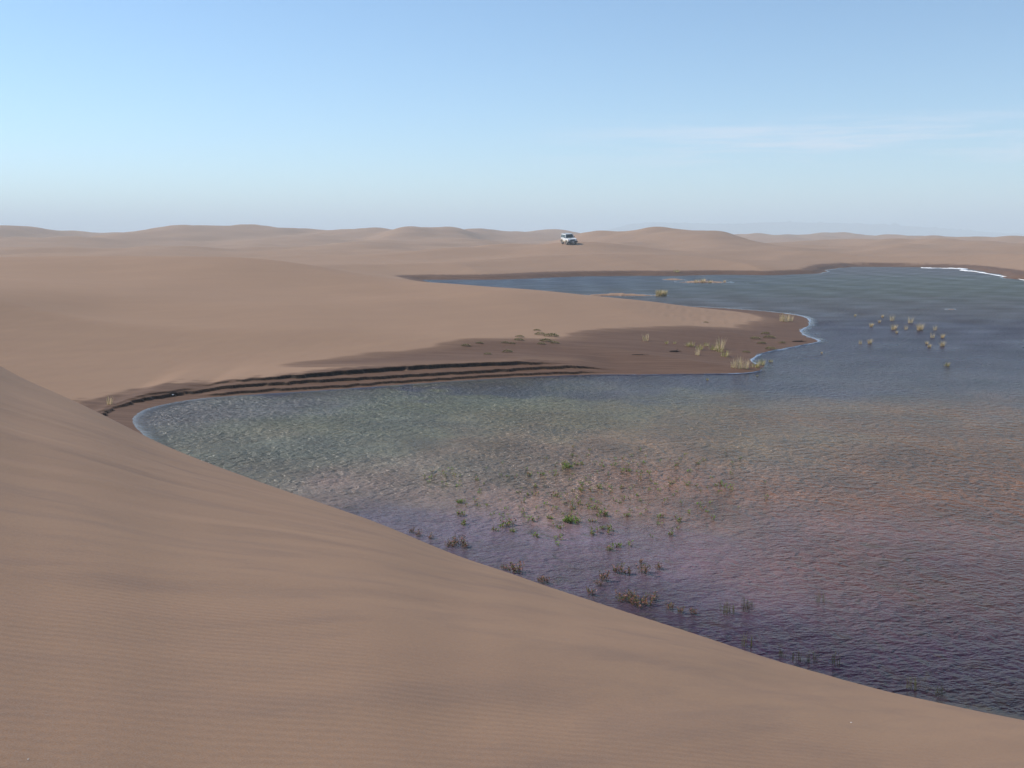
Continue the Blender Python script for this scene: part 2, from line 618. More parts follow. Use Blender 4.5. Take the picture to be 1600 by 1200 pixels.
M_SAND = sand_material()
M_WATER = water_material()


# ------------------------------------------------------------------ ground mesh: rings round the dune top, finer where banks are
def ring_radii():
    r = [0.0, 0.8]
    def geo(to, ratio):
        while r[-1] < to:
            r.append(r[-1] * ratio)
    def lin(to, step):
        while r[-1] < to:
            r.append(r[-1] + step)
    geo(9.5, 1.035)
    lin(29, 0.09)
    lin(41, 0.042)
    geo(75, 1.0035)
    geo(180, 1.006)
    geo(700, 1.012)
    geo(16000, 1.06)
    return np.array(r)


rad = ring_radii()
azi = np.concatenate([np.radians(np.arange(-180, -31, 3.0)), np.radians(np.arange(-30, 30.001, 0.085)), np.radians(np.arange(33, 178, 3.0))])
nr, na = len(rad), len(azi)
RR, TT = np.meshgrid(rad, azi, indexing='ij')
GX, GY = RR * np.sin(TT), RR * np.cos(TT)
gz, gd, gfg, gfar = ground(GX.ravel(), GY.ravel(), True)
GXf, GYf = GX.ravel(), GY.ravel()


def grid_faces(keep=None):
    i = np.arange(1, nr - 1)[:, None]
    j = np.arange(na)[None, :]
    j2 = (j + 1) % na
    a = (i * na + j); b = (i * na + j2); c = ((i + 1) * na + j2); d = ((i + 1) * na + j)
    f = np.stack([a, d, c, b], -1).reshape(-1, 4)
    f = f[:, ::-1]
    return f


def mesh_np(name, V, Fc, material, attrs=None, smooth=True):
    me = bpy.data.meshes.new(name)
    me.vertices.add(len(V))
    me.vertices.foreach_set('co', V.astype(np.float32).ravel())
    me.loops.add(Fc.size)
    me.loops.foreach_set('vertex_index', Fc.astype(np.int32).ravel())
    me.polygons.add(len(Fc))
    me.polygons.foreach_set('loop_start', np.arange(0, Fc.size, Fc.shape[1], dtype=np.int32))
    try:
        me.polygons.foreach_set('loop_total', np.full(len(Fc), Fc.shape[1], dtype=np.int32))
    except Exception:
        pass
    me.polygons.foreach_set('use_smooth', np.full(len(Fc), smooth))
    me.update(calc_edges=True)
    for k, v in (attrs or {}).items():
        if v.ndim == 1:
            at_ = me.attributes.new(k, 'FLOAT', 'POINT')
            at_.data.foreach_set('value', v.astype(np.float32))
        else:
            at_ = me.attributes.new(k, 'FLOAT_COLOR', 'POINT')
            at_.data.foreach_set('color', v.astype(np.float32).ravel())
    me.materials.append(material)
    me.validate()
    o = bpy.data.objects.new(name, me)
    col.objects.link(o)
    return o


# wet sand: the low flat of the spit, the bank, and a strip along every shore
wet_px = [(425, 572), (470, 568), (540, 561), (620, 554), (700, 546), (760, 541), (830, 538), (880, 534), (915, 527), (960, 521), (1000, 518), (1080, 512), (1130, 509), (1165, 506),
          (1192, 499), (1178, 494), (1130, 489), (1070, 483), (1010, 477), (1010, 468), (1120, 474), (1240, 484), (1300, 500), (1300, 540), (1220, 560), (1210, 590), (1000, 592), (950, 588), (905, 573), (880, 563), (820, 567), (740, 571),
          (620, 574), (520, 576), (460, 575)]
WET = catmull([at(a, b, 0.35 if b > 500 or a < 1005 else 0.15) for a, b in wet_px], 3, closed=True)
near_m = (GYf > 15) & (GYf < 90) & (np.hypot(GXf, GYf) < 95)
wd = np.full(GXf.shape, 50.0)
wlS = Waves(0.8, 5, 16, 61, sx=.12, sy=1.0, rot=-.05)
jit = 0.16 * wlS(GXf[near_m], GYf[near_m])
wd[near_m] = sdist(GXf[near_m] + 0.3 * wl3(GXf[near_m], GYf[near_m]), GYf[near_m], WET) + jit
wet = (1 - sstep(-0.25, 0.30, wd)) * (0.72 + 0.28 * (1 - sstep(-1.6, -0.1, wd)))
bankw = np.where((GYf < 48) & (GXf < BANK1 + 3), 1, 0)
strip_w = np.where(gfar > 0.5, 3.2, np.where(bankw == 1, 2.0 + 0.35 * np.sin(GXf * 0.9), 0.5))
nz_strip = 0.12 * wl(GXf, GYf)
wet = np.maximum(wet, 1 - sstep(strip_w * 0.8, strip_w * 1.15, gd + nz_strip))
wet = np.maximum(wet, (gz < 0.05) * 1.0)
fgwet = 1 - sstep(0.03, 0.10, gz)
wet = np.where(gfg, fgwet, wet)
for bx, by, sx, sy, h in BARS:
    inbar = (np.abs(GXf - bx) < 2 * sx) & (np.abs(GYf - by) < 2 * sy) & (gz > 0.01)
    wet = np.where(inbar, 0.0, wet)
rr = np.hypot(GXf, GYf)
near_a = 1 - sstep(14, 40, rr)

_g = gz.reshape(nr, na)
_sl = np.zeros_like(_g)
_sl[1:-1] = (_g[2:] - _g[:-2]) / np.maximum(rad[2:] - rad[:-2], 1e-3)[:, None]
near_vignette = (1 - sstep(2.5, 9 + 1.2 * wl3(GXf, GYf), rr))
near_vignette = np.clip(near_vignette, 0, 1) * gfg * (0.25 + 0.75 * sstep(0.8, 4.0, np.abs(GXf + 0.3)))
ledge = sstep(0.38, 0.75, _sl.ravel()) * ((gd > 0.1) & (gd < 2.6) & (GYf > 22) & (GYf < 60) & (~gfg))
V = np.stack([GXf, GYf, gz], -1)
faces = grid_faces()
ground_o = mesh_np('sand_dunes', V, faces, M_SAND, {'wet': wet, 'near': near_a, 'ledge': ledge, 'near_vignette': near_vignette})
# close the hub of the rings
me = ground_o.data
bm = bmesh.new(); bm.from_mesh(me); bm.verts.ensure_lookup_table()
hub = [bm.verts[na + j] for j in range(na)]
cen = bm.verts.new((0, 0, float(gz[na:2 * na].mean())))
for j in range(na):
    f = bm.faces.new((cen, hub[(j + 1) % na], hub[j])); f.smooth = True
loose = [v for v in bm.verts if not v.link_faces]
bmesh.ops.delete(bm, geom=loose, context='VERTS')
bm.to_mesh(me); bm.free()
ground_o['kind'] = 'structure'

# ------------------------------------------------------------------ water
stepi = 2
ii = np.arange(0, nr, stepi)
jj = np.arange(0, na)
idx = (ii[:, None] * na + jj[None, :])
wx, wy, wz_, wdist = GXf[idx], GYf[idx], gz[idx], gd[idx]
okv = (wz_ < 0.10) & (np.hypot(wx, wy) < 300) & (np.hypot(wx, wy) > 2)
m_ = okv[:-1, :-1] | okv[1:, :-1] | okv[:-1, 1:] | okv[1:, 1:]
a = np.arange(len(ii) * len(jj)).reshape(len(ii), len(jj))
fc = np.stack([a[:-1, :-1], a[:-1, 1:], a[1:, 1:], a[1:, :-1]], -1)[m_]
used = np.unique(fc)
remap = -np.ones(a.size, int)
remap[used] = np.arange(len(used))
fc = remap[fc][:, ::-1]
WX, WY, WD, WZ = wx.ravel()[used], wy.ravel()[used], wdist.ravel()[used], wz_.ravel()[used]


_rw = np.hypot(WX, WY) / 25
JX = _rw * (0.9 * Waves(4, 14, 10, 71)(WX, WY) + 0.35 * Waves(1, 3, 10, 72)(WX, WY))
JY = _rw * (0.7 * Waves(4, 14, 10, 73)(WX, WY) + 0.35 * Waves(0.8, 3, 10, 74)(WX, WY))


def blob(px, py, sx, sy):
    cx, cy = at(px, py)
    return np.exp(-0.5 * (((WX + JX - cx) / sx) ** 2 + ((WY + JY - cy) / sy) ** 2))


#            px   py   sx   sy   silty water colour; bluish ones paint reflected sky          weight
patches = [(560, 670, 5.0, 4.5, (0.165, 0.205, 0.155), 2.0), (330, 650, 2.2, 2.0, (0.18, 0.175, 0.205), 1.6), (850, 640, 4.0, 3.5, (0.175, 0.185, 0.080), 1.6),
           (1300, 690, 6.0, 3.2, (0.165, 0.075, 0.012), 1.8), (1500, 770, 4.5, 3.0, (0.150, 0.050, 0.010), 1.7), (1150, 760, 3.0, 2.5, (0.250, 0.140, 0.090), 1.2),
           (850, 760, 3.0, 2.5, (0.340, 0.245, 0.225), 1.8), (1000, 690, 2.6, 2.2, (0.250, 0.150, 0.085), 1.2), (1450, 445, 20, 12, (0.070, 0.085, 0.050), 1.6), (900, 440, 16, 12, (0.030, 0.045, 0.075), 1.3),
           (1300, 540, 12, 7.0, (0.030, 0.018, 0.040), 2.6), (1060, 605, 3.0, 2.2, (0.022, 0.020, 0.075), 2.0), (640, 608, 5, .6, (0.04, 0.045, 0.12), 1.8), (730, 850, 3.2, 1.1, (0.085, 0.088, 0.170), 2.0), (1000, 930, 2.2, 0.8, (0.085, 0.068, 0.120), 1.8),
           (1500, 1060, 2.5, 1.6, (0.012, 0.001, 0.015), 3.2), (1250, 1010, 1.6, 0.9, (0.040, 0.018, 0.055), 2.4), (1450, 880, 3.0, 1.6, (0.100, 0.036, 0.018), 1.5), (1100, 870, 2.8, 1.3, (0.180, 0.105, 0.110), 1.6)]
acc = np.tile(np.array([0.075, 0.07, 0.065]) * 0.15, (len(WX), 1))
wsum = np.full(len(WX), 0.15)
for px, py, sx, sy, c, wt in patches:
    g = blob(px, py, sx, sy) * wt
    acc += g[:, None] * np.array(c)
    wsum += g
silt_sky_c = acc / wsum[:, None]
silt_sky_c = silt_sky_c * np.array([1.16, 1.02, 0.98])
silt_sky_c = silt_sky_c * (1 + 0.10 * Waves(1.5, 6, 14, 51)(WX, WY))[:, None]
silt_sky_c = np.concatenate([np.clip(silt_sky_c, 0.01, 1), np.ones((len(WX), 1))], 1)
depth = np.clip(-WZ / 0.09, 0, 50)
calm = sstep(0.02, 0.55, depth)
gust = 0.5 + 0.22 * Waves(2.5, 10, 14, 52)(WX, WY)
gust = gust + 0.35 * blob(1350, 565, 12, 5) + 0.3 * blob(1050, 590, 3, 2.2) + 0.25 * blob(1450, 460, 30, 20) - 0.25 * blob(560, 850, 6, 3)
ripple = np.clip(0.55 + 0.5 * gust, 0.3, 1.3) * (0.12 + 0.88 * calm) * (0.62 + 0.5 * sstep(12, 26, np.hypot(WX, WY))) * (1.12 - 0.5 * sstep(40, 100, np.hypot(WX, WY)))
rough = 0.05 + (0.09 + 0.24 * sstep(22, 75, np.hypot(WX, WY))) * (0.15 + 0.85 * calm) * np.clip(0.8 + 0.4 * gust, 0.6, 1.3)
ripple = ripple * (1 - 0.45 * blob(850, 860, 5.5, 2.4)) * (1 - 0.25 * blob(1450, 1000, 4, 3)) * (1 - 0.22 * blob(500, 670, 7, 6)) * 0.86
water_o = mesh_np('water', np.stack([WX, WY, np.zeros_like(WX)], -1), fc, M_WATER, {'silt': silt_sky_c, 'ripple': ripple, 'rough': rough})
water_o['kind'] = 'structure'


# ------------------------------------------------------------------ tags and things
def tag(o, label=None, cat=None, group=None, kind=None):
    if label: o['label'] = label
    if cat: o['category'] = cat
    if group: o['group'] = group
    if kind: o['kind'] = kind
    return o


def link_mesh(name, bm, m, parent=None, smooth=False):
    me = bpy.data.meshes.new(name)
    bm.normal_update()
    bm.to_mesh(me); bm.free()
    ms = m if isinstance(m, (list, tuple)) else [m]
    for x in ms:
        me.materials.append(x)
    if smooth:
        me.polygons.foreach_set('use_smooth', [True] * len(me.polygons))
    o = bpy.data.objects.new(name, me)
    col.objects.link(o)
    if parent:
        o.parent = parent
    return o


# ------------------------------------------------------------------ foam
M_FOAM = simple('foam', (0.80, 0.80, 0.80), 0.6, var=0.12, scale=5)
M_FILM = simple('foam_sky_sheen', (0.24, 0.28, 0.35), 0.35, var=0.25, scale=3)  # bluish colour paints the sky mirrored along the waterline


def ribbon(name, path, width, label, offs=0.0, h=0.03, seed=1, m=None):
    P = catmull(path, 8)
    q = np.random.default_rng(seed)
    bm = bmesh.new()
    rows = []
    for i, p in enumerate(P):
        a = P[max(i - 1, 0)]; b = P[min(i + 1, len(P) - 1)]
        t = (b - a) / (np.linalg.norm(b - a) + 1e-9)
        nn = np.array([-t[1], t[0]])
        wv = width * max(0.06, 0.62 + 0.55 * math.sin(i * .31 + seed) + 0.45 * math.sin(i * .83 + 2 * seed) + 0.5 * (q.random() - .5)) * min(1, 0.2 + i / 6, 0.2 + (len(P) - 1 - i) / 6)
        row = []
        for k, s in enumerate((-1, -0.5, 0, 0.5, 1)):
            c = p + nn * (offs + s * wv * 0.5 * (0.8 + 0.4 * q.random()))
            z = 0.004 + h * (1 - abs(s)) * (0.5 + q.random())
            if abs(s) == 1:
                z = -0.004
            row.append(bm.verts.new((c[0], c[1], z)))
        rows.append(row)
    for r0, r1 in zip(rows, rows[1:]):
        for k in range(4):
            bm.faces.new((r0[k], r1[k], r1[k + 1], r0[k + 1]))
    bmesh.ops.recalc_face_normals(bm, faces=bm.faces)
    o = link_mesh(name, bm, m or M_FOAM, smooth=True)
    tag(o, label, None, None, 'stuff')
    return o


ribbon('foam', [at(1440, 418.6), at(1458, 419.3), at(1480, 419.6), at(1506, 420.4), at(1502, 422.5), at(1520, 424)], 1.3, 'bright white foam washed into the far corner of the lake', h=.12)
ribbon('foam', [at(1500, 422.5), at(1520, 424.2), at(1545, 428), at(1575, 433.2), at(1600, 438), at(1640, 446)], 0.3, 'thin white line of foam along the far right shore', h=.08, seed=2)
ribbon('foam', [at(*p) for p in [(1225, 489.8), (1250, 493.5), (1263.5, 498.5), (1265.5, 507), (1258, 512.5), (1251.5, 517.5), (1258, 523.7), (1280, 532.5), (1262, 538), (1240, 542.2), (1215, 547.4), (1195, 551.4), (1180, 558), (1175, 565), (1188, 570)]],
       0.13, 'pale foam and painted sky sheen round the tip of the sand spit', h=.015, seed=3, m=M_FILM)
ribbon('foam', [at(*p) for p in [(1190, 578), (1176, 582), (1140, 584.3), (1100, 585)]], 0.08, 'pale foam and painted sky sheen on the near side of the sand spit', h=.015, seed=4, m=M_FILM)

# ------------------------------------------------------------------ mountains far off
M_HILL = simple('far_hillside', (0.16, 0.15, 0.13), 0.9, var=0.2, scale=0.004)


def far_mountains():
    q = np.random.default_rng(5)
    prof = [(930, 364), (955, 358), (985, 350), (1020, 347.5), (1060, 348), (1110, 349.5), (1150, 350), (1185, 347.5), (1230, 347), (1290, 348), (1340, 349.5), (1400, 352), (1460, 356), (1520, 361), (1570, 364.5), (1620, 367)]
    D = 4200.0
    bm = bmesh.new()
    rows = []
    for px in np.arange(900, 1640, 6):
        py = np.interp(px, [p[0] for p in prof], [p[1] for p in prof])
        x, y, z = deep(px, py, D)
        z += q.normal() * .5
        row = []
        for k, (dy, s) in enumerate([(-350, 0), (-225, .28), (-125, .62), (-40, .92), (0, 1.0), (100, .97), (250, .6), (450, 0)]):
            row.append(bm.verts.new((x, y + dy + q.normal() * 12, max(-3, z * s * (1 + (0.10 * q.normal() if 0 < s < .95 else 0))) if s else -3)))
        rows.append(row)
    for a, b in zip(rows, rows[1:]):
        for k in range(len(a) - 1):
            bm.faces.new((a[k], b[k], b[k + 1], a[k + 1]))
    bmesh.ops.recalc_face_normals(bm, faces=bm.faces)
    o = link_mesh('hills', bm, M_HILL, smooth=True)
    o['kind'] = 'structure'


far_mountains()

# ------------------------------------------------------------------ haze
hm = bpy.data.materials.new('haze')
hm.use_nodes = True
hn = hm.node_tree
hn.nodes.remove(hn.nodes['Principled BSDF'])
pv = hn.nodes.new('ShaderNodeVolumePrincipled')
pv.inputs['Color'].default_value = (0.80, 0.93, 1.0, 1)
pv.inputs['Density'].default_value = 0.0006
pv.inputs['Anisotropy'].default_value = 0.0
hn.links.new(pv.outputs[0], hn.nodes['Material Output'].inputs['Volume'])
bm = bmesh.new()
bmesh.ops.create_cube(bm, size=1.0)
for v in bm.verts:
    v.co = Vector((v.co.x * 36000, v.co.y * 36000, -8 if v.co.z < 0 else 118))
hz = link_mesh('haze', bm, hm)
hz['kind'] = 'stuff'

# ------------------------------------------------------------------ plants
def leafy(name, c, var, scale, tr=0.45):
    m = simple(name, c, 0.7, var=var, scale=scale, spec=.2)
    nt = m.node_tree
    b = nt.nodes['Principled BSDF']
    t = nt.nodes.new('ShaderNodeBsdfTranslucent')
    src = b.inputs['Base Color'].links[0].from_socket
    nt.links.new(src, t.inputs['Color'])
    mx = nt.nodes.new('ShaderNodeMixShader')
    mx.inputs['Fac'].default_value = tr
    nt.links.new(b.outputs[0], mx.inputs[1])
    nt.links.new(t.outputs[0], mx.inputs[2])
    nt.links.new(mx.outputs[0], nt.nodes['Material Output'].inputs['Surface'])
    return m


M_STRAW = leafy('straw_blades', (0.70, 0.56, 0.36), 0.25, 12)
M_GREENY = leafy('green_yellow_blades', (0.34, 0.31, 0.10), 0.3, 12)
M_LEAF = leafy('pondweed_leaf', (0.20, 0.30, 0.06), 0.35, 30)
M_REDST = simple('red_stem', (0.24, 0.08, 0.05), 0.6, var=0.3, scale=30)
M_OLIVE = leafy('olive_leaf', (0.17, 0.17, 0.06), 0.3, 25)


def blade(bm, base, ang, lean, L_, wd_, mi=0, curve=0.5, seg=4):
    d = Vector((math.cos(ang), math.sin(ang), 0))
    s = Vector((-d.y, d.x, 0))
    prev = None
    for k in range(seg + 1):
        t = k / seg
        c = base + d * (lean * t * L_ * (1 - curve + curve * t * 1.4)) + Vector((0, 0, L_ * (t - 0.35 * lean * t * t)))
        ww = wd_ * (1 - t) ** 0.7
        if k < seg:
            cur = (bm.verts.new(c - s * ww / 2), bm.verts.new(c + s * ww / 2))
        else:
            cur = (bm.verts.new(c),)
        if prev:
            if len(cur) == 2:
                f = bm.faces.new((prev[0], prev[1], cur[1], cur[0]))
            else:
                f = bm.faces.new((prev[0], prev[1], cur[0]))
            f.material_index = mi
        prev = cur


def tuft_mesh(nb, h, spread, lean, m, wd_=0.012, name='dry_grass_tuft', green=0.0):
    bm = bmesh.new()
    for i in range(nb):
        a = random.uniform(0, 2 * math.pi)
        rr_ = spread * math.sqrt(random.random())
        base = Vector((math.cos(a) * rr_, math.sin(a) * rr_, -0.04))
        a2 = a + random.gauss(0, 0.6)
        blade(bm, base, a2, abs(random.gauss(lean, lean * 0.5)), h * random.uniform(0.5, 1.1), wd_ * random.uniform(.7, 1.3), 1 if random.random() < green else 0)
    me = bpy.data.meshes.new(name)
    bm.to_mesh(me); bm.free()
    for x in (m if isinstance(m, (list, tuple)) else [m]):
        me.materials.append(x)
    return me


def put(me, name, px, py, scale, label, cat, group, rz=None, sz=None, wet=True, dz=0.0):
    x, y, z = surf(px, py, wet)
    o = bpy.data.objects.new(name, me)
    o.location = (x, y, z + dz)
    o.rotation_euler = (0, 0, random.uniform(0, 6.28) if rz is None else rz)
    o.scale = (scale, scale, sz if sz else scale)
    col.objects.link(o)
    return tag(o, label, cat, group)


tuft_round = [tuft_mesh(110, 0.5, 0.14, 0.38, [M_STRAW, M_GREENY], 0.022, green=.1) for _ in range(3)]
tuft_tall = [tuft_mesh(46, 0.6, 0.16, 0.16, [M_STRAW, M_GREENY], 0.02, green=.15) for _ in range(3)]
tuft_green = [tuft_mesh(60, 0.42, 0.18, 0.35, [M_GREENY, M_STRAW], 0.02, name='green_grass_tuft', green=.3) for _ in range(3)]

# straw tufts standing in the open water (px, py of the base, height in photo px)
TW = [(1336, 494.5, 5, 'faint low straw tuft in the lake, nearest to the tip of the spit'),
      (1361.5, 510.5, 9, 'small straw tuft left of the main cluster in the lake'),
      (1374, 504, 6, 'low flat straw tuft between the left tuft and the back tufts of the cluster'),
      (1379, 496, 6, 'tiny straw tuft at the back left of the cluster in the lake'),
      (1394, 501, 11, 'upright straw tuft at the back of the cluster in the lake'),
      (1396.5, 515.5, 12, 'rounded leaning straw tuft in the middle of the cluster'),
      (1401, 521, 6, 'tiny straw tuft just in front of the rounded leaning one'),
      (1415.5, 515, 8, 'slim leaning straw tuft between the rounded tuft and the biggest one'),
      (1422.5, 505, 11, 'narrow upright straw tuft behind the slim leaning one'),
      (1437.5, 516, 15, 'biggest round straw tuft of the cluster in the lake'),
      (1461, 516, 9, 'thin feathery straw tuft right of the biggest one'),
      (1457, 528, 9, 'straw tuft leaning right in front of the thin feathery one'),
      (1472.5, 528, 9, 'small dark based straw tuft at the right end of the cluster'),
      (1448, 538, 7, 'forked straw tuft low in the front row of the cluster'),
      (1452, 543, 8, 'straw tuft with a hanging tip, nearest the viewer in its row'),
      (1472, 541, 11, 'round straw tuft at the front right of the cluster'),
      (1344, 537.5, 8, 'thin straw tuft, left of a pair standing by themselves'),
      (1359, 537, 10, 'fuller straw tuft, right of a pair standing by themselves'),
      (1479.5, 572, 11, 'single yellow green tuft standing alone nearer than the cluster'),
      (1284, 552, 4, 'tiny tuft in the water just off the tip of the spit')]
for i, (px, py, h, lb) in enumerate(TW):
    x, y, z = surf(px, py)
    H = h / F * math.hypot(x, y) / 0.5 * 1.0
    me_ = tuft_tall[i % 3] if ('slim' in lb or 'thin' in lb or 'upright' in lb or 'feathery' in lb) else tuft_round[i % 3]
    if 'yellow green' in lb:
        me_ = tuft_green[0]
    put(me_, 'grass_tuft', px, py, H * 0.9, lb, 'grass tuft', 'grass tufts standing in the lake')
put(tuft_mesh(420, 0.5, 0.34, 0.26, [M_STRAW, M_GREENY], 0.035, green=.35), 'grass_tuft', 1033.5, 462.5, 1.35, 'large round straw bush at the end of the thin sand bar', 'grass tuft', 'grass tufts standing in the lake')
# tufts on the sand bars of the far bay
for px, py, s, lb in [(1088, 441.5, 1.1, 'low yellow tuft on the left of the far sand bar'), (1098, 441.5, 1.4, 'yellow tuft in the middle of the far sand bar'), (1109, 441.8, 1.0, 'sparse yellow tuft on the right of the far sand bar'), (1132, 440.5, .7, 'tiny tuft in the water right of the far sand bar')]:
    put(random.choice(tuft_round), 'grass_tuft', px, py, s * 1.2, lb, 'grass tuft', 'tufts on the far sand bars', sz=s * .8)
put(tuft_green[1], 'grass_tuft', 1056, 425, 2.4, 'low olive clump on the far bank above the dark shore', 'grass tuft', None, sz=1.0)

# tufts on the spit
G2 = 'grass tufts on the sand spit'
TS = [(1222, 502, 14, 't', 'straw tuft leaning right near the far corner of the spit'), (1228, 502.5, 15, 't', 'tallest straw tuft near the far corner of the spit'), (1235, 502, 12, 't', 'shorter straw tuft at the right of the corner group'),
      (1008.5, 533, 14, 't', 'lone straw tuft on the dark wet flat, leftmost on the spit'), (1042, 537, 6, 'g', 'small pale tuft left of the low straw arc'), (1054, 537, 5, 'g', 'low flattened straw arc on the wet flat'),
      (1074, 541, 8, 'g', 'small yellow sprig on the wet flat between arc and green group'), (1080, 541, 10, 'g', 'upright yellow green sprig left of the green group'),
      (1090, 555, 13, 't', 'straw tuft in the left front of the green group'), (1093, 546, 12, 'g', 'curling yellow green tuft at the left of the green group'), (1104, 541, 8, 'g', 'thin yellow arc in the green group'),
      (1114, 547, 12, 'g', 'bushy green tuft in the middle of the green group'), (1125, 545, 20, 't', 'tallest thin stalks rising from the green group'), (1124, 550, 10, 'g', 'leafy green tuft under the tall stalks'),
      (1132, 557, 13, 'g', 'leaning green tuft at the right of the green group'), (1146, 575, 14, 't', 'straw stalks at the left of the tall clump by the water'), (1154, 575.5, 21, 't', 'tallest straw clump at the water edge of the spit'),
      (1166, 576, 16, 't', 'straw stalks at the right of the tall clump by the water'), (1180, 574, 13, 'g', 'yellow green tuft bending over the foam edge'), (1190, 570, 12, 'g', 'feathery tuft standing in the foam at the little bay'), (1204, 566, 6, 'g', 'sparse tuft farthest right in the little bay'),
      (1183, 588, 3, 'g', 'flat green tuft in the water off the spit'), (1105, 594, 4, 'g', 'wide flat green weed patch in the water by the spit')]
for i, (px, py, h, t, lb) in enumerate(TS):
    x, y, z = surf(px, py)
    H = h / F * math.hypot(x, y)
    if t == 't':
        put(tuft_tall[i % 3], 'grass_tuft', px, py, H / 0.55, lb, 'grass tuft', G2)
    else:
        put(tuft_green[i % 3], 'grass_tuft', px, py, H / 0.42 * 1.1, lb, 'grass tuft', G2, sz=H / 0.42)


def leaf(bm, c, ang, tilt, L_, W_, mi):
    d = Vector((math.cos(ang) * math.cos(tilt), math.sin(ang) * math.cos(tilt), math.sin(tilt)))
    s = Vector((-math.sin(ang), math.cos(ang), 0))
    up = d.cross(s)
    p = [c, c + d * L_ * .35 + s * W_ / 2 - up * W_ * .12, c + d * L_ * .75 + s * W_ * .38, c + d * L_, c + d * L_ * .75 - s * W_ * .38, c + d * L_ * .35 - s * W_ / 2 - up * W_ * .12]
    f = bm.faces.new([bm.verts.new(v) for v in p])
    f.material_index = mi


def stemmed(name, nst, h, spread, leafs, lw, mats, lean=.3, redfrac=.25, stemw=.008, leafbias=0.25):
    """a little plant: thin stems with pairs of leaves up their length"""
    bm = bmesh.new()
    for i in range(nst):
        a = random.uniform(0, 6.28)
        rr_ = spread * math.sqrt(random.random())
        base = Vector((math.cos(a) * rr_, math.sin(a) * rr_, -0.03))
        hh = h * random.uniform(.45, 1.05)
        ln = Vector((random.gauss(0, lean), random.gauss(0, lean), 1)).normalized()
        for k in range(3):
            an = k * 2.094
            o1 = Vector((math.cos(an), math.sin(an), 0)) * stemw / 2
            an2 = an + 2.094
            o2 = Vector((math.cos(an2), math.sin(an2), 0)) * stemw / 2
            f = bm.faces.new([bm.verts.new(base + o1), bm.verts.new(base + o2), bm.verts.new(base + ln * hh + o2 * .4), bm.verts.new(base + ln * hh + o1 * .4)])
            f.material_index = 1
        for k in range(leafs):
            t = leafbias + (1 - leafbias) * (k + 1) / leafs
            leaf(bm, base + ln * hh * t, random.uniform(0, 6.28), random.uniform(-.1, .9), lw * 2.0 * random.uniform(.6, 1.2), lw * random.uniform(.7, 1.2), 1 if random.random() < redfrac else 0)
    me_ = bpy.data.meshes.new(name)
    bm.to_mesh(me_); bm.free()
    for x in mats:
        me_.materials.append(x)
    return me_


pond_s = [stemmed('pondweed_sprig', 2, .11, .03, 5, .022, [M_LEAF, M_REDST]) for _ in range(4)]
pond_m = [stemmed('pondweed_clump', 7, .15, .09, 6, .026, [M_LEAF, M_REDST]) for _ in range(3)]
pond_l = [stemmed('pondweed_clump', 24, .16, .18, 7, .032, [M_LEAF, M_REDST], redfrac=.1) for _ in range(2)]
red_m = [stemmed('shore_weed', 12, .22, .08, 7, .024, [M_REDST, M_OLIVE], redfrac=.4, lean=.35) for _ in range(3)]
red_l = [stemmed('shore_weed', 46, .26, .27, 8, .028, [M_REDST, M_OLIVE], redfrac=.45, lean=.45) for _ in range(2)]

# pondweed: named positions first
GP = 'pondweed clumps in the near shallows'


def z8(a, b):
    return 600 + a / 3.2, 660 + b / 3.2


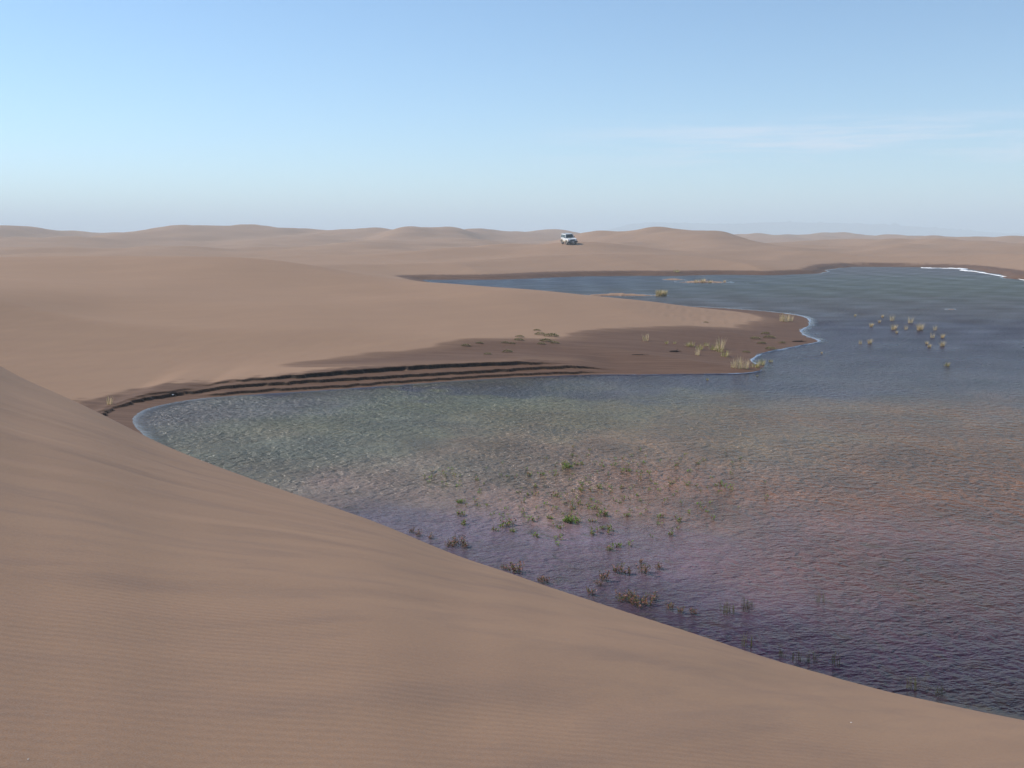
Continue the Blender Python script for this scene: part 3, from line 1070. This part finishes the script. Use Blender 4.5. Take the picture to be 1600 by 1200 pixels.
PL = [((915, 225), 'l', .8, 'bright green pondweed mat, farthest and brightest on the pink shallows'), ((957, 210), 'm', 1.0, 'small green clump touching the far bright mat'),
      ((1220, 243), 'm', 1.1, 'green clump right of the far bright mat'), ((980, 338), 'm', 1.0, 'dark green clump in the middle distance of the shallows'), ((855, 368), 'm', .9, 'compact dark green clump left of the middle distance one'),
      ((385, 400), 'l', .55, 'tall dark green stand, leftmost of the larger clumps'), ((392, 462), 'm', 1.1, 'green clump below the leftmost tall stand'), ((395, 512), 'm', 1.0, 'green brown clump nearest the dune below the leftmost stand'),
      ((590, 520), 'm', 1.2, 'dark green clump, left of the twin clumps'), ((624, 510), 'm', 1.2, 'dark green clump, right of the twin clumps'), ((648, 545), 'm', .8, 'small clump below the right twin'), ((560, 540), 'm', .8, 'small clump left of the twin clumps'),
      ((735, 490), 'm', 1.0, 'thin upright clump between the twins and the bright green patch'), ((825, 480), 'm', .9, 'thin leaning clump left of the bright green patch'), ((930, 500), 'l', 1.0, 'largest bright green pondweed patch in the near shallows'),
      ((880, 530), 'm', .9, 'low clump at the foot of the largest patch'), ((1080, 465), 'm', 1.2, 'green clump right of the largest patch'), ((1110, 470), 'm', .9, 'smaller green clump beside the one right of the largest patch'),
      ((1035, 495), 'm', .9, 'brownish clump between the largest patch and its right neighbours'), ((1132, 540), 'm', 1.0, 'upright green clump in front of the right neighbours'), ((1043, 558), 'm', .8, 'small upright clump in front of the brownish one'), ((1090, 530), 'm', .8, 'dull red clump between two upright green ones'),
      ((1215, 465), 'm', .9, 'orange tipped green clump on the right of the shallows'), ((1378, 475), 'm', .9, 'single slim dark clump on the right'), ((1472, 495), 'm', .9, 'single slim dark clump farthest right'), ((1440, 562), 'm', .8, 'pale clump in front of the two dark ones'),
      ((758, 570), 'm', .9, 'rounded olive clump in front of the thin clumps'), ((1170, 618), 'm', 1.0, 'pale green clump out in front on open water'), ((1128, 635), 'm', .9, 'pinkish clump beside the pale green one'), ((1050, 430), 'm', .9, 'whitish green clump behind the right neighbours'),
      ((978, 410), 'm', .9, 'green clump behind the largest patch'), ((945, 430), 'm', .7, 'small clump just behind the largest patch'), ((1070, 325), 'm', .9, 'olive clump behind and right of the dark green one'), ((790, 260), 'm', 1.0, 'pale olive clump far left of the bright mat'),
      ((728, 262), 'm', .9, 'olive clump beside the pale olive one, far left'), ((857, 265), 'm', .8, 'thin clump between the olive ones and the bright mat'), ((470, 290), 'm', .7, 'small green sprig cluster far off on the left'), ((1460, 215), 'm', .8, 'small dark clump at the far right of the shallows'), ((1570, 205), 'm', .8, 'low dark streak of weed at the far right'),
      ((760, 320), 'm', .8, 'dull clump between the far and near clumps on the left'), ((720, 360), 'm', .6, 'pinkish sprig cluster on the left'), ((1185, 325), 'm', .7, 'faint clump between the right green clump and the middle'), ((1435, 305), 'm', .8, 'speckled clump at the right in the middle distance')]
vis = []
for (pa, pb), t, s, lb in PL:
    px, py = z8(pa, pb)
    vis.append((px, py))
    mm = {'l': pond_l, 'm': pond_m}[t]
    put(random.choice(mm), 'pondweed_clump', px, py + 1, s * .85, lb, 'water plant', GP)
# scattered single sprigs
cnt = 0
hot = [(860, 790, 110, 45, 90), (960, 730, 120, 25, 75), (1010, 790, 90, 35, 40), (720, 750, 70, 20, 22), (1100, 770, 60, 40, 18)]
for cx_, cy_, sx_, sy_, k in hot:
    for _ in range(k):
        px, py = random.gauss(cx_, sx_ * .75), random.gauss(cy_, sy_ * .6)
        if py < 690 or py > 0.42 * px + 490:
            continue
        x, y, z = surf(px, py)
        if z > 0.001:
            continue
        put(random.choice(pond_s), 'pondweed_sprig', px, py, random.uniform(.65, 1.35), ('tiny loose weed sprig at the far side of the bed, around the brightest mat' if py < 745 else
             'tiny loose weed sprig in the thin left end of the bed, by the dark stand' if px < 790 else
             'tiny loose pondweed sprig in the sparse right end of the weed bed' if px > 1020 else
             'tiny loose pondweed sprig in the crowded middle of the weed bed' if py < 800 else
             'tiny loose weed sprig on the near side of the bed, before the largest patch'), 'water plant',
            ('loose sprigs at the far side' if py < 745 else 'loose sprigs at the left end' if px < 790 else 'loose sprigs at the right end' if px > 1020 else 'loose sprigs in the middle' if py < 800 else 'loose sprigs on the viewer side') + ' of the weed bed')
        cnt += 1
# weeds along the near edge
GS = 'weeds along the foot of the near dune'
SW = [(642, 833, 'm', .7, 'faint reddish weed at the dune edge, leftmost'), (655, 838, 'm', .8, 'thin reddish weed just right of the leftmost one'), (673, 842, 'm', .7, 'sparse weed on the dune edge left of the red bush'),
      (704, 853, 'l', .55, 'low red bush lying against the dune edge'), (718, 851, 'm', 1.3, 'green tipped weed rising from the red bush'), (727, 856, 'm', .9, 'short reddish stalks right of the red bush'),
      (800, 893, 'm', 1.0, 'brown weed half hidden behind the dune edge'), (811, 896, 'm', 1.2, 'fuller brown weed half hidden behind the dune edge'), (788, 890, 'm', .7, 'tiny weed left of the half hidden pair'), (853, 911, 'm', .9, 'small brown weed on the dune edge right of the pair'), (844, 909, 'm', .6, 'tiny weed on the dune edge next to the small brown one'),
      (965, 896, 'm', 1.2, 'bushy orange green weed standing in open water'), (980, 899, 'm', .9, 'shorter red weed beside the bushy orange green one'), (1004, 896, 'm', 1.2, 'tall dark weed right of the bushy one'), (1029, 889, 'm', .8, 'olive weed farthest right of the open water group'), (941, 908, 'm', 1.1, 'reddish weed left of the open water group'),
      (936, 915, 'm', .7, 'low reddish weed just in front of the reddish one'), (924, 930, 'm', .9, 'upright weed at the dune edge left of the big tangle'), (980, 937, 'l', .75, 'big dark tangle of weed at the dune edge, left half'), (1003, 945, 'l', .75, 'big red tangle of weed at the dune edge, right half'), (1022, 938, 'm', .8, 'pinkish weed out from the big tangle'),
      (1000, 880, 'm', .6, 'thin stalk behind the tall dark weed'), (1045, 952, 'm', .8, 'sparse reddish weed right of the big tangle'), (1063, 958, 'm', .7, 'faint weed by the dune edge past the tangle'), (1085, 960, 'm', .7, 'faint red weed left of the grassy pair')]
for i, (px, py, t, s, lb) in enumerate(SW):
    put(red_l[i % 2] if t == 'l' else red_m[i % 3], 'shore_weed', px, py, s * .72, lb, 'water plant', GS)
reed = [stemmed('reed_clump', 14, .3, .12, 3, .012, [M_OLIVE, M_OLIVE], lean=.12, stemw=.01) for _ in range(2)]
for px, py, s, lb in [(1131, 958, .9, 'olive reed clump, left of the near water pair'), (1142, 959, .7, 'short reed clump next to the left one of the pair'), (1163, 954, .9, 'olive reed clump, right of the near water pair'), (1170, 951, .7, 'thin reeds behind the right clump'),
                      (1281, 940, .7, 'small low reed clump alone in the dark purple water'), (1166, 1010, .8, 'faint reeds at the dune edge, lower middle'), (1245, 1033, .6, 'faint reeds by the dune edge, left of the pale blades'), (1270, 1036, .7, 'pale reed blades by the dune edge in the dark corner'),
                      (1306, 1038, .7, 'sparse reeds right of the pale blades'), (1222, 1026, .6, 'thin reed stalks at the dune edge before the pale blades'), (1425, 1078, .7, 'dim reeds in the darkest water, left'), (1466, 1086, .7, 'dim reeds in the darkest water, right')]:
    put(random.choice(reed), 'reed_clump', px, py, s * .75, lb, 'water plant', 'reed clumps in the near water')

# creeping plants on the dry sand by the spit, each on a small mound
M_MAT = simple('dune_leaf', (0.24, 0.20, 0.07), 0.7, var=0.35, scale=15)


def mat_plant():
    bm = bmesh.new()
    for i in range(260):
        a = random.uniform(0, 6.28)
        r_ = math.sqrt(random.random())
        x_, y_ = r_ * math.cos(a) * .42, r_ * math.sin(a) * .22
        leaf(bm, Vector((x_, y_, .13 * (1 - r_ ** 2) + random.uniform(-.02, .03))), random.uniform(0, 6.28), random.uniform(0, 1.1), .075 * random.uniform(.6, 1.3), .035, 0 if random.random() < .8 else 1)
    me_ = bpy.data.meshes.new('creeping_plant')
    bm.to_mesh(me_); bm.free()
    me_.materials.append(M_MAT); me_.materials.append(M_OLIVE)
    return me_


mp_ = [mat_plant() for _ in range(4)]
for px, py, s, lb in [(839, 516, .5, 'topmost creeping plant on the slope, two small leaves of green'), (844, 522.5, .75, 'dark creeping plant in the middle of the main patch'), (861, 525, .95, 'widest creeping plant, right side of the main patch'), (812, 526, .55, 'small creeping plant left of the main patch, upper one'),
                      (811, 531, .6, 'small creeping plant left of the main patch, lower one'), (853, 532.5, .8, 'creeping plant at the foot of the main patch'), (867, 535.5, .55, 'small creeping plant at the lower right of the patch'), (846, 537, .5, 'tiny plant under the foot of the patch'),
                      (749, 536, .45, 'tiny creeping plant on the slope far left, right of two'), (728, 540, .55, 'small creeping plant on the slope far left, left of two'), (789, 535.5, .45, 'tiny creeping plant between the far left pair and the patch'), (800, 536, .4, 'faint plant just left under the small pair'),
                      (793, 549.5, .6, 'low creeping plant on the wet sand below the patch'), (762, 553, .45, 'faint creeping plant on wet sand left of the low one'), (1103, 503.5, .4, 'tiny plant on the pale tongue of dry sand'), (1180, 529, .7, 'creeping plant on the spit, top left of its group'), (1196, 521, .7, 'creeping plant on the spit, highest of its group'),
                      (1202, 527, .8, 'yellowish creeping plant in the middle of the spit group'), (1190, 536, .6, 'creeping plant low on the spit by the foam'), (1222, 535, .5, 'creeping plant toward the tip of the spit'), (1204, 545, .7, 'creeping plant close to the foam line'), (1166, 550, .5, 'lone creeping plant between group and tall clump')]:
    x, y, z = surf(px, py)
    put(random.choice(mp_), 'creeping_plant', px, py + 1, s * .9, lb, 'creeping plant', 'creeping plants on the sand', rz=random.uniform(-.4, .4))

# dark eroded edges modelled as driftwood, and a thin stick
M_WOOD = simple('dark_edge_stick', (0.035, 0.024, 0.018), 0.9, var=0.3, scale=6)


def stick(px, py, L_, r_, rz, lb, m=M_WOOD):
    x, y, z = surf(px, py)
    bm = bmesh.new()
    prev = None
    nseg = 9
    for k in range(nseg + 1):
        t = k / nseg
        rad_ = r_ * (0.35 + 0.75 * math.sin(math.pi * min(1, t * 1.1 + .12)) ** .7) * random.uniform(.85, 1.15)
        cx_ = (t - .5) * L_
        cy_ = 0.06 * math.sin(t * 4) * L_ * .3
        ring = [bm.verts.new((cx_, cy_ + math.cos(q_) * rad_, r_ * .5 + math.sin(q_) * rad_ * .8)) for q_ in [j * math.pi / 4 for j in range(8)]]
        if prev:
            for j in range(8):
                bm.faces.new((prev[j], prev[(j + 1) % 8], ring[(j + 1) % 8], ring[j]))
        else:
            bm.faces.new(ring[::-1])
        prev = ring
    bm.faces.new(prev)
    # broken branch stub
    bmesh.ops.create_cone(bm, segments=6, radius1=r_ * .4, radius2=r_ * .15, depth=r_ * 3, cap_ends=True, matrix=Matrix.Translation((L_ * .15, 0, r_ * 1.6)) @ Matrix.Rotation(.7, 4, 'Y'))
    o = link_mesh('driftwood', bm, m, smooth=True)
    o.location = (x, y, z)
    o.rotation_euler = (0, 0, rz)
    tag(o, lb, 'driftwood')


stick(1055, 550, .55, .045, .35, 'short black eroded edge shaped as driftwood on the wet flat of the spit')
stick(1249, 534, .75, .04, .2, 'dark eroded edge shaped as driftwood close to the tip of the spit')
stick(1000, 555, .7, .02, .0, 'thin half buried stick left of the black eroded edge')

# withered root at the head of the bank
o = put(tuft_tall[0], 'dry_plant', 171, 632, .5, 'withered twiggy plant hanging at the head of the eroded bank', 'dry plant', None)
# shells on the near sand
M_SHELL = simple('shell_white', (0.8, 0.76, 0.7), 0.4, var=0.1)
for px, py, lb in [(1330, 1129.5, 'tiny white shell on the near sand at the lower right'), (44, 1188, 'tiny white shell on the near sand in the lower left corner'), (270, 617, 'small white scrap on the ledge of the eroded bank')]:
    x, y, z = surf(px, py)
    bm = bmesh.new()
    bmesh.ops.create_uvsphere(bm, u_segments=12, v_segments=6, radius=(.0022 if px < 100 else .005) if py > 1000 else .035)
    for v in bm.verts:
        rr_ = math.atan2(v.co.y, v.co.x)
        k = 1 + .08 * math.cos(rr_ * 9)
        v.co.x *= k * 1.2; v.co.y *= k; v.co.z *= .45
    o = link_mesh('shell' if py > 1000 else 'white_scrap', bm, M_SHELL, smooth=True)
    o.location = (x, y, z + .002)
    tag(o, lb, 'shell' if py > 1000 else 'debris')

# ------------------------------------------------------------------ the off-road car
M_CAR = simple('white_car_paint', (0.78, 0.78, 0.76), 0.3, var=0.03, scale=2)
M_DUST = simple('dusty_lower_paint', (0.42, 0.33, 0.22), 0.7, var=0.15, scale=4)
M_GLASS, _nt, _b = mat('tinted_glass')
_b.inputs['Base Color'].default_value = (0.02, 0.035, 0.035, 1); _b.inputs['Roughness'].default_value = 0.08
M_TYRE = simple('tyre_rubber', (0.03, 0.028, 0.026), 0.85, var=.2)
M_RIM = simple('dusty_rim', (0.45, 0.41, 0.36), 0.5, metal=.4, var=.1)
M_BLACK = simple('black_trim', (0.025, 0.025, 0.025), 0.5)
M_CHROME = simple('chrome', (0.6, 0.6, 0.6), 0.25, metal=.9, var=.05)
M_LAMP = simple('headlight_glass', (0.65, 0.68, 0.7), 0.1, var=.05)
M_AMBER = simple('amber_lens', (0.7, 0.25, 0.03), 0.3, var=.05)


def loft(bm, sections, mi=0, caps=True):
    """sections: list of (x, [(y, z)...]) with equal counts, closed loops"""
    rows = [[bm.verts.new((x, a, b)) for a, b in pr] for x, pr in sections]
    fs = []
    k = len(rows[0])
    for r0, r1 in zip(rows, rows[1:]):
        for j in range(k):
            fs.append(bm.faces.new((r0[j], r0[(j + 1) % k], r1[(j + 1) % k], r1[j])))
    if caps:
        fs.append(bm.faces.new(rows[0][::-1])); fs.append(bm.faces.new(rows[-1]))
    for f in fs:
        f.material_index = mi
    return rows


def box(bm, x0, x1, y0, y1, z0, z1, bev=0.0):
    r = bmesh.ops.create_cube(bm, size=1)
    vs = r['verts']
    for v in vs:
        v.co = Vector(((x0 + x1) / 2 + v.co.x * (x1 - x0), (y0 + y1) / 2 + v.co.y * (y1 - y0), (z0 + z1) / 2 + v.co.z * (z1 - z0)))
    if bev:
        es = list({e for v in vs for e in v.link_edges})
        bmesh.ops.bevel(bm, geom=es, offset=bev, segments=2, affect='EDGES')


def part(name, parent, m, fn, smooth=False):
    bm = bmesh.new()
    fn(bm)
    bmesh.ops.recalc_face_normals(bm, faces=bm.faces)
    return link_mesh(name, bm, m, parent, smooth)


def make_car():
    root = bpy.data.objects.new('off_road_car', None)
    col.objects.link(root)
    tag(root, 'white off-road car with dusty lower sides parked on the far dune', 'car')
    W = 0.92

    def sec(wb, wt, zb, zt, zm):
        # rounded cross section, widest at zm
        return [(-wb, zb), (wb, zb), (wb + .02, zm), (wt + .01, zt - .06), (wt - .06, zt), (-wt + .06, zt), (-wt - .01, zt - .06), (-wb - .02, zm)]

    def arch_body(bm):
        # lower body with cut wheel arches: side profile extruded across the width
        prof = [(-2.25, .55), (-2.28, .75), (-2.27, 1.18), (-2.22, 1.24), (.55, 1.24), (.72, 1.20), (1.9, 1.12), (2.12, 1.06), (2.2, .95), (2.22, .55)]
        for cx_ in (1.38, -1.32):
            for k in range(9):
                a_ = math.pi * k / 8
                prof.append((cx_ + .50 * math.cos(a_), .50 + .42 * math.sin(a_)))
        # one closed loop: bottom line passes over both arches from front to rear
        sect = []
        for s, wf in ((-1, 1), (1, 1)):
            vs = []
            for x_, z_ in prof:
                w_ = W - (.07 if z_ > 1.1 else 0) - (.10 if x_ > 2.1 or x_ < -2.2 else 0)
                vs.append(bm.verts.new((x_, s * w_, z_)))
            sect.append(vs)
        k = len(prof)
        for j in range(k):
            bm.faces.new((sect[0][j], sect[0][(j + 1) % k], sect[1][(j + 1) % k], sect[1][j]))
        f1 = bm.faces.new(sect[0]); f2 = bm.faces.new(sect[1][::-1])
        bmesh.ops.triangulate(bm, faces=[f1, f2])
    body = part('body', root, M_CAR, arch_body)

    def cabin(bm):
        loft(bm, [(-2.20, [(-.80, 1.245), (.80, 1.245), (.68, 1.80), (.60, 1.84), (-.60, 1.84), (-.68, 1.80)]), (-2.05, [(-.83, 1.245), (.83, 1.245), (.72, 1.87), (.62, 1.93), (-.62, 1.93), (-.72, 1.87)]),
                  (.0, [(-.84, 1.245), (.84, 1.245), (.72, 1.88), (.62, 1.95), (-.62, 1.95), (-.72, 1.88)]), (.22, [(-.84, 1.245), (.84, 1.245), (.71, 1.85), (.60, 1.90), (-.60, 1.90), (-.71, 1.85)]),
                  (.72, [(-.82, 1.215), (.82, 1.215), (.81, 1.23), (.79, 1.245), (-.79, 1.245), (-.81, 1.23)])])
    part('cabin', root, M_CAR, cabin)

    def ws(bm):
        a_ = [(.715, -.72, 1.27), (.715, .72, 1.27), (.27, .62, 1.85), (.27, -.62, 1.85)]
        off = Vector((.035, 0, .03))
        lo = [bm.verts.new(Vector(p) + off * .2) for p in a_]; hi = [bm.verts.new(Vector(p) + off) for p in a_]
        bm.faces.new(hi); bm.faces.new(lo[::-1])
        for j in range(4):
            bm.faces.new((lo[j], lo[(j + 1) % 4], hi[(j + 1) % 4], hi[j]))
    part('windscreen', root, M_GLASS, ws)
    for s in (-1, 1):
        for x0, x1, t0, t1 in ((-2.0, -1.18, -1.98, -1.2), (-1.05, -.25, -1.05, -.25), (-.15, .55, -.15, .22)):
            def sw(bm):
                vs = [Vector((x0, s * .838, 1.29)), Vector((x1, s * .838, 1.29)), Vector((t1, s * .745, 1.80)), Vector((t0, s * .745, 1.80))]
                o_ = Vector((0, s * .012, 0))
                lo = [bm.verts.new(v - o_) for v in vs]; hi = [bm.verts.new(v + o_) for v in vs]
                bm.faces.new(lo); bm.faces.new(hi)
                for j in range(4):
                    bm.faces.new((lo[j], lo[(j + 1) % 4], hi[(j + 1) % 4], hi[j]))
            part('side_window', root, M_GLASS, sw)
        def sill(bm):
            box(bm, -.80, .86, s * .925 - .02, s * .925 + .02, .52, .74, .01)
        part('dusty_sill', root, M_DUST, sill)
        for cx_ in (1.38, -1.32):
            def flare(bm):
                prev = None
                for k in range(13):
                    a_ = math.pi * k / 12
                    c_, s_ = math.cos(a_), math.sin(a_)
                    cur = [bm.verts.new((cx_ + rr_ * c_, s * yy, .50 + rr_ * .86 * s_)) for rr_, yy in ((.48, .90), (.48, .99), (.56, .985), (.60, .90))]
                    if prev:
                        for j in range(4):
                            bm.faces.new((prev[j], prev[(j + 1) % 4], cur[(j + 1) % 4], cur[j]))
                    prev = cur
            part('wheel_arch', root, M_DUST, flare)
            wheel = bpy.data.objects.new('wheel', None)
            col.objects.link(wheel)
            wheel.parent = root
            wheel.location = (cx_, s * .80, .40)

            def tyre(bm):
                prof = [(.25, -.12), (.36, -.13), (.40, -.09), (.405, 0), (.40, .09), (.36, .13), (.25, .12)]
                rows = []
                for k in range(24):
                    a_ = 2 * math.pi * k / 24
                    rows.append([bm.verts.new((r_ * math.cos(a_), y_, r_ * math.sin(a_))) for r_, y_ in prof])
                for k in range(24):
                    a1, b1 = rows[k], rows[(k + 1) % 24]
                    for j in range(len(prof) - 1):
                        bm.faces.new((a1[j], a1[j + 1], b1[j + 1], b1[j]))
            part('tyre', wheel, M_TYRE, tyre, True)

            def rim(bm):
                bmesh.ops.create_cone(bm, segments=20, radius1=.25, radius2=.25, depth=.16, cap_ends=True, matrix=Matrix.Rotation(math.pi / 2, 4, 'X'))
                bmesh.ops.create_cone(bm, segments=12, radius1=.09, radius2=.07, depth=.24, cap_ends=True, matrix=Matrix.Rotation(math.pi / 2, 4, 'X'))
            part('rim', wheel, M_RIM, rim)
        part('mirror', root, M_BLACK, lambda bm: box(bm, .52, .62, s * .93 - .1, s * .93 + .1, 1.26, 1.42, .02))
        part('headlight', root, M_LAMP, lambda bm: box(bm, 2.17, 2.235, s * .60 - .14, s * .60 + .14, .83, 1.0, .015))
        part('indicator', root, M_AMBER, lambda bm: box(bm, 2.10, 2.215, s * .80 - .045, s * .80 + .045, .83, 1.0, .01))
        part('door_handle', root, M_BLACK, lambda bm: (box(bm, -.2, -.05, s * .925 - .015, s * .925 + .02, 1.06, 1.10, .008), box(bm, -1.0, -.86, s * .925 - .015, s * .925 + .02, 1.06, 1.10, .008)))
        part('roof_rail', root, M_BLACK, lambda bm: box(bm, -1.9, -.1, s * .60 - .02, s * .60 + .02, 1.965, 2.0, .008))

    def grille(bm):
        box(bm, 2.19, 2.225, -.46, .46, .76, 1.03)
        for k in range(5):
            box(bm, 2.20, 2.25, -.44, .44, .815 + k * .04, .83 + k * .04)
    part('grille', root, M_BLACK, grille)
    part('bumper', root, M_BLACK, lambda bm: (box(bm, 2.15, 2.40, -.95, .95, .42, .74, .05)))
    part('bumper', root, M_BLACK, lambda bm: (box(bm, -2.42, -2.24, -.9, .9, .48, .66, .03)))
    part('number_plate', root, M_LAMP, lambda bm: box(bm, 2.40, 2.415, -.24, .24, .52, .63))
    part('underbody', root, M_BLACK, lambda bm: (box(bm, -2.1, 2.1, -.6, .6, .36, .60, .02), box(bm, 1.33, 1.43, -.75, .75, .36, .44), box(bm, -1.37, -1.27, -.75, .75, .36, .44)))
    part('bonnet_vent', root, M_BLACK, lambda bm: box(bm, 1.0, 1.25, -.2, .2, 1.165, 1.20, .01))
    part('spare_wheel', root, M_TYRE, lambda bm: bmesh.ops.create_cone(bm, segments=24, radius1=.38, radius2=.36, depth=.22, cap_ends=True, matrix=Matrix.Translation((-2.42, .1, 1.1)) @ Matrix.Rotation(math.pi / 2, 4, 'Y')))
    part('roof_rack', root, M_CAR, lambda bm: [box(bm, -1.9 + k * .36, -1.85 + k * .36, -.58, .58, 1.965, 1.99) for k in range(6)])
    return root


car = make_car()
cxw, cyw, czw = surf(889, 381.5)
gx1, gx2 = ground(np.array([cxw - 1.5, cxw + 1.5]), np.array([cyw, cyw]))
gy1, gy2 = ground(np.array([cxw, cxw]), np.array([cyw - 1.5, cyw + 1.5]))
nrm = Vector((-(gx2 - gx1) / 3, -(gy2 - gy1) / 3, 1)).normalized()
print('CAR at', cxw, cyw, czw, 'sprigs', cnt, 'verts', len(V))
head = Vector((math.sin(R(15)), -math.cos(R(15)), 0))
head = (head - nrm * head.dot(nrm)).normalized()
side = nrm.cross(head)
rot = Matrix((head, side, nrm)).transposed()
car.rotation_euler = rot.to_euler()
car.location = (cxw, cyw, czw - 0.03)
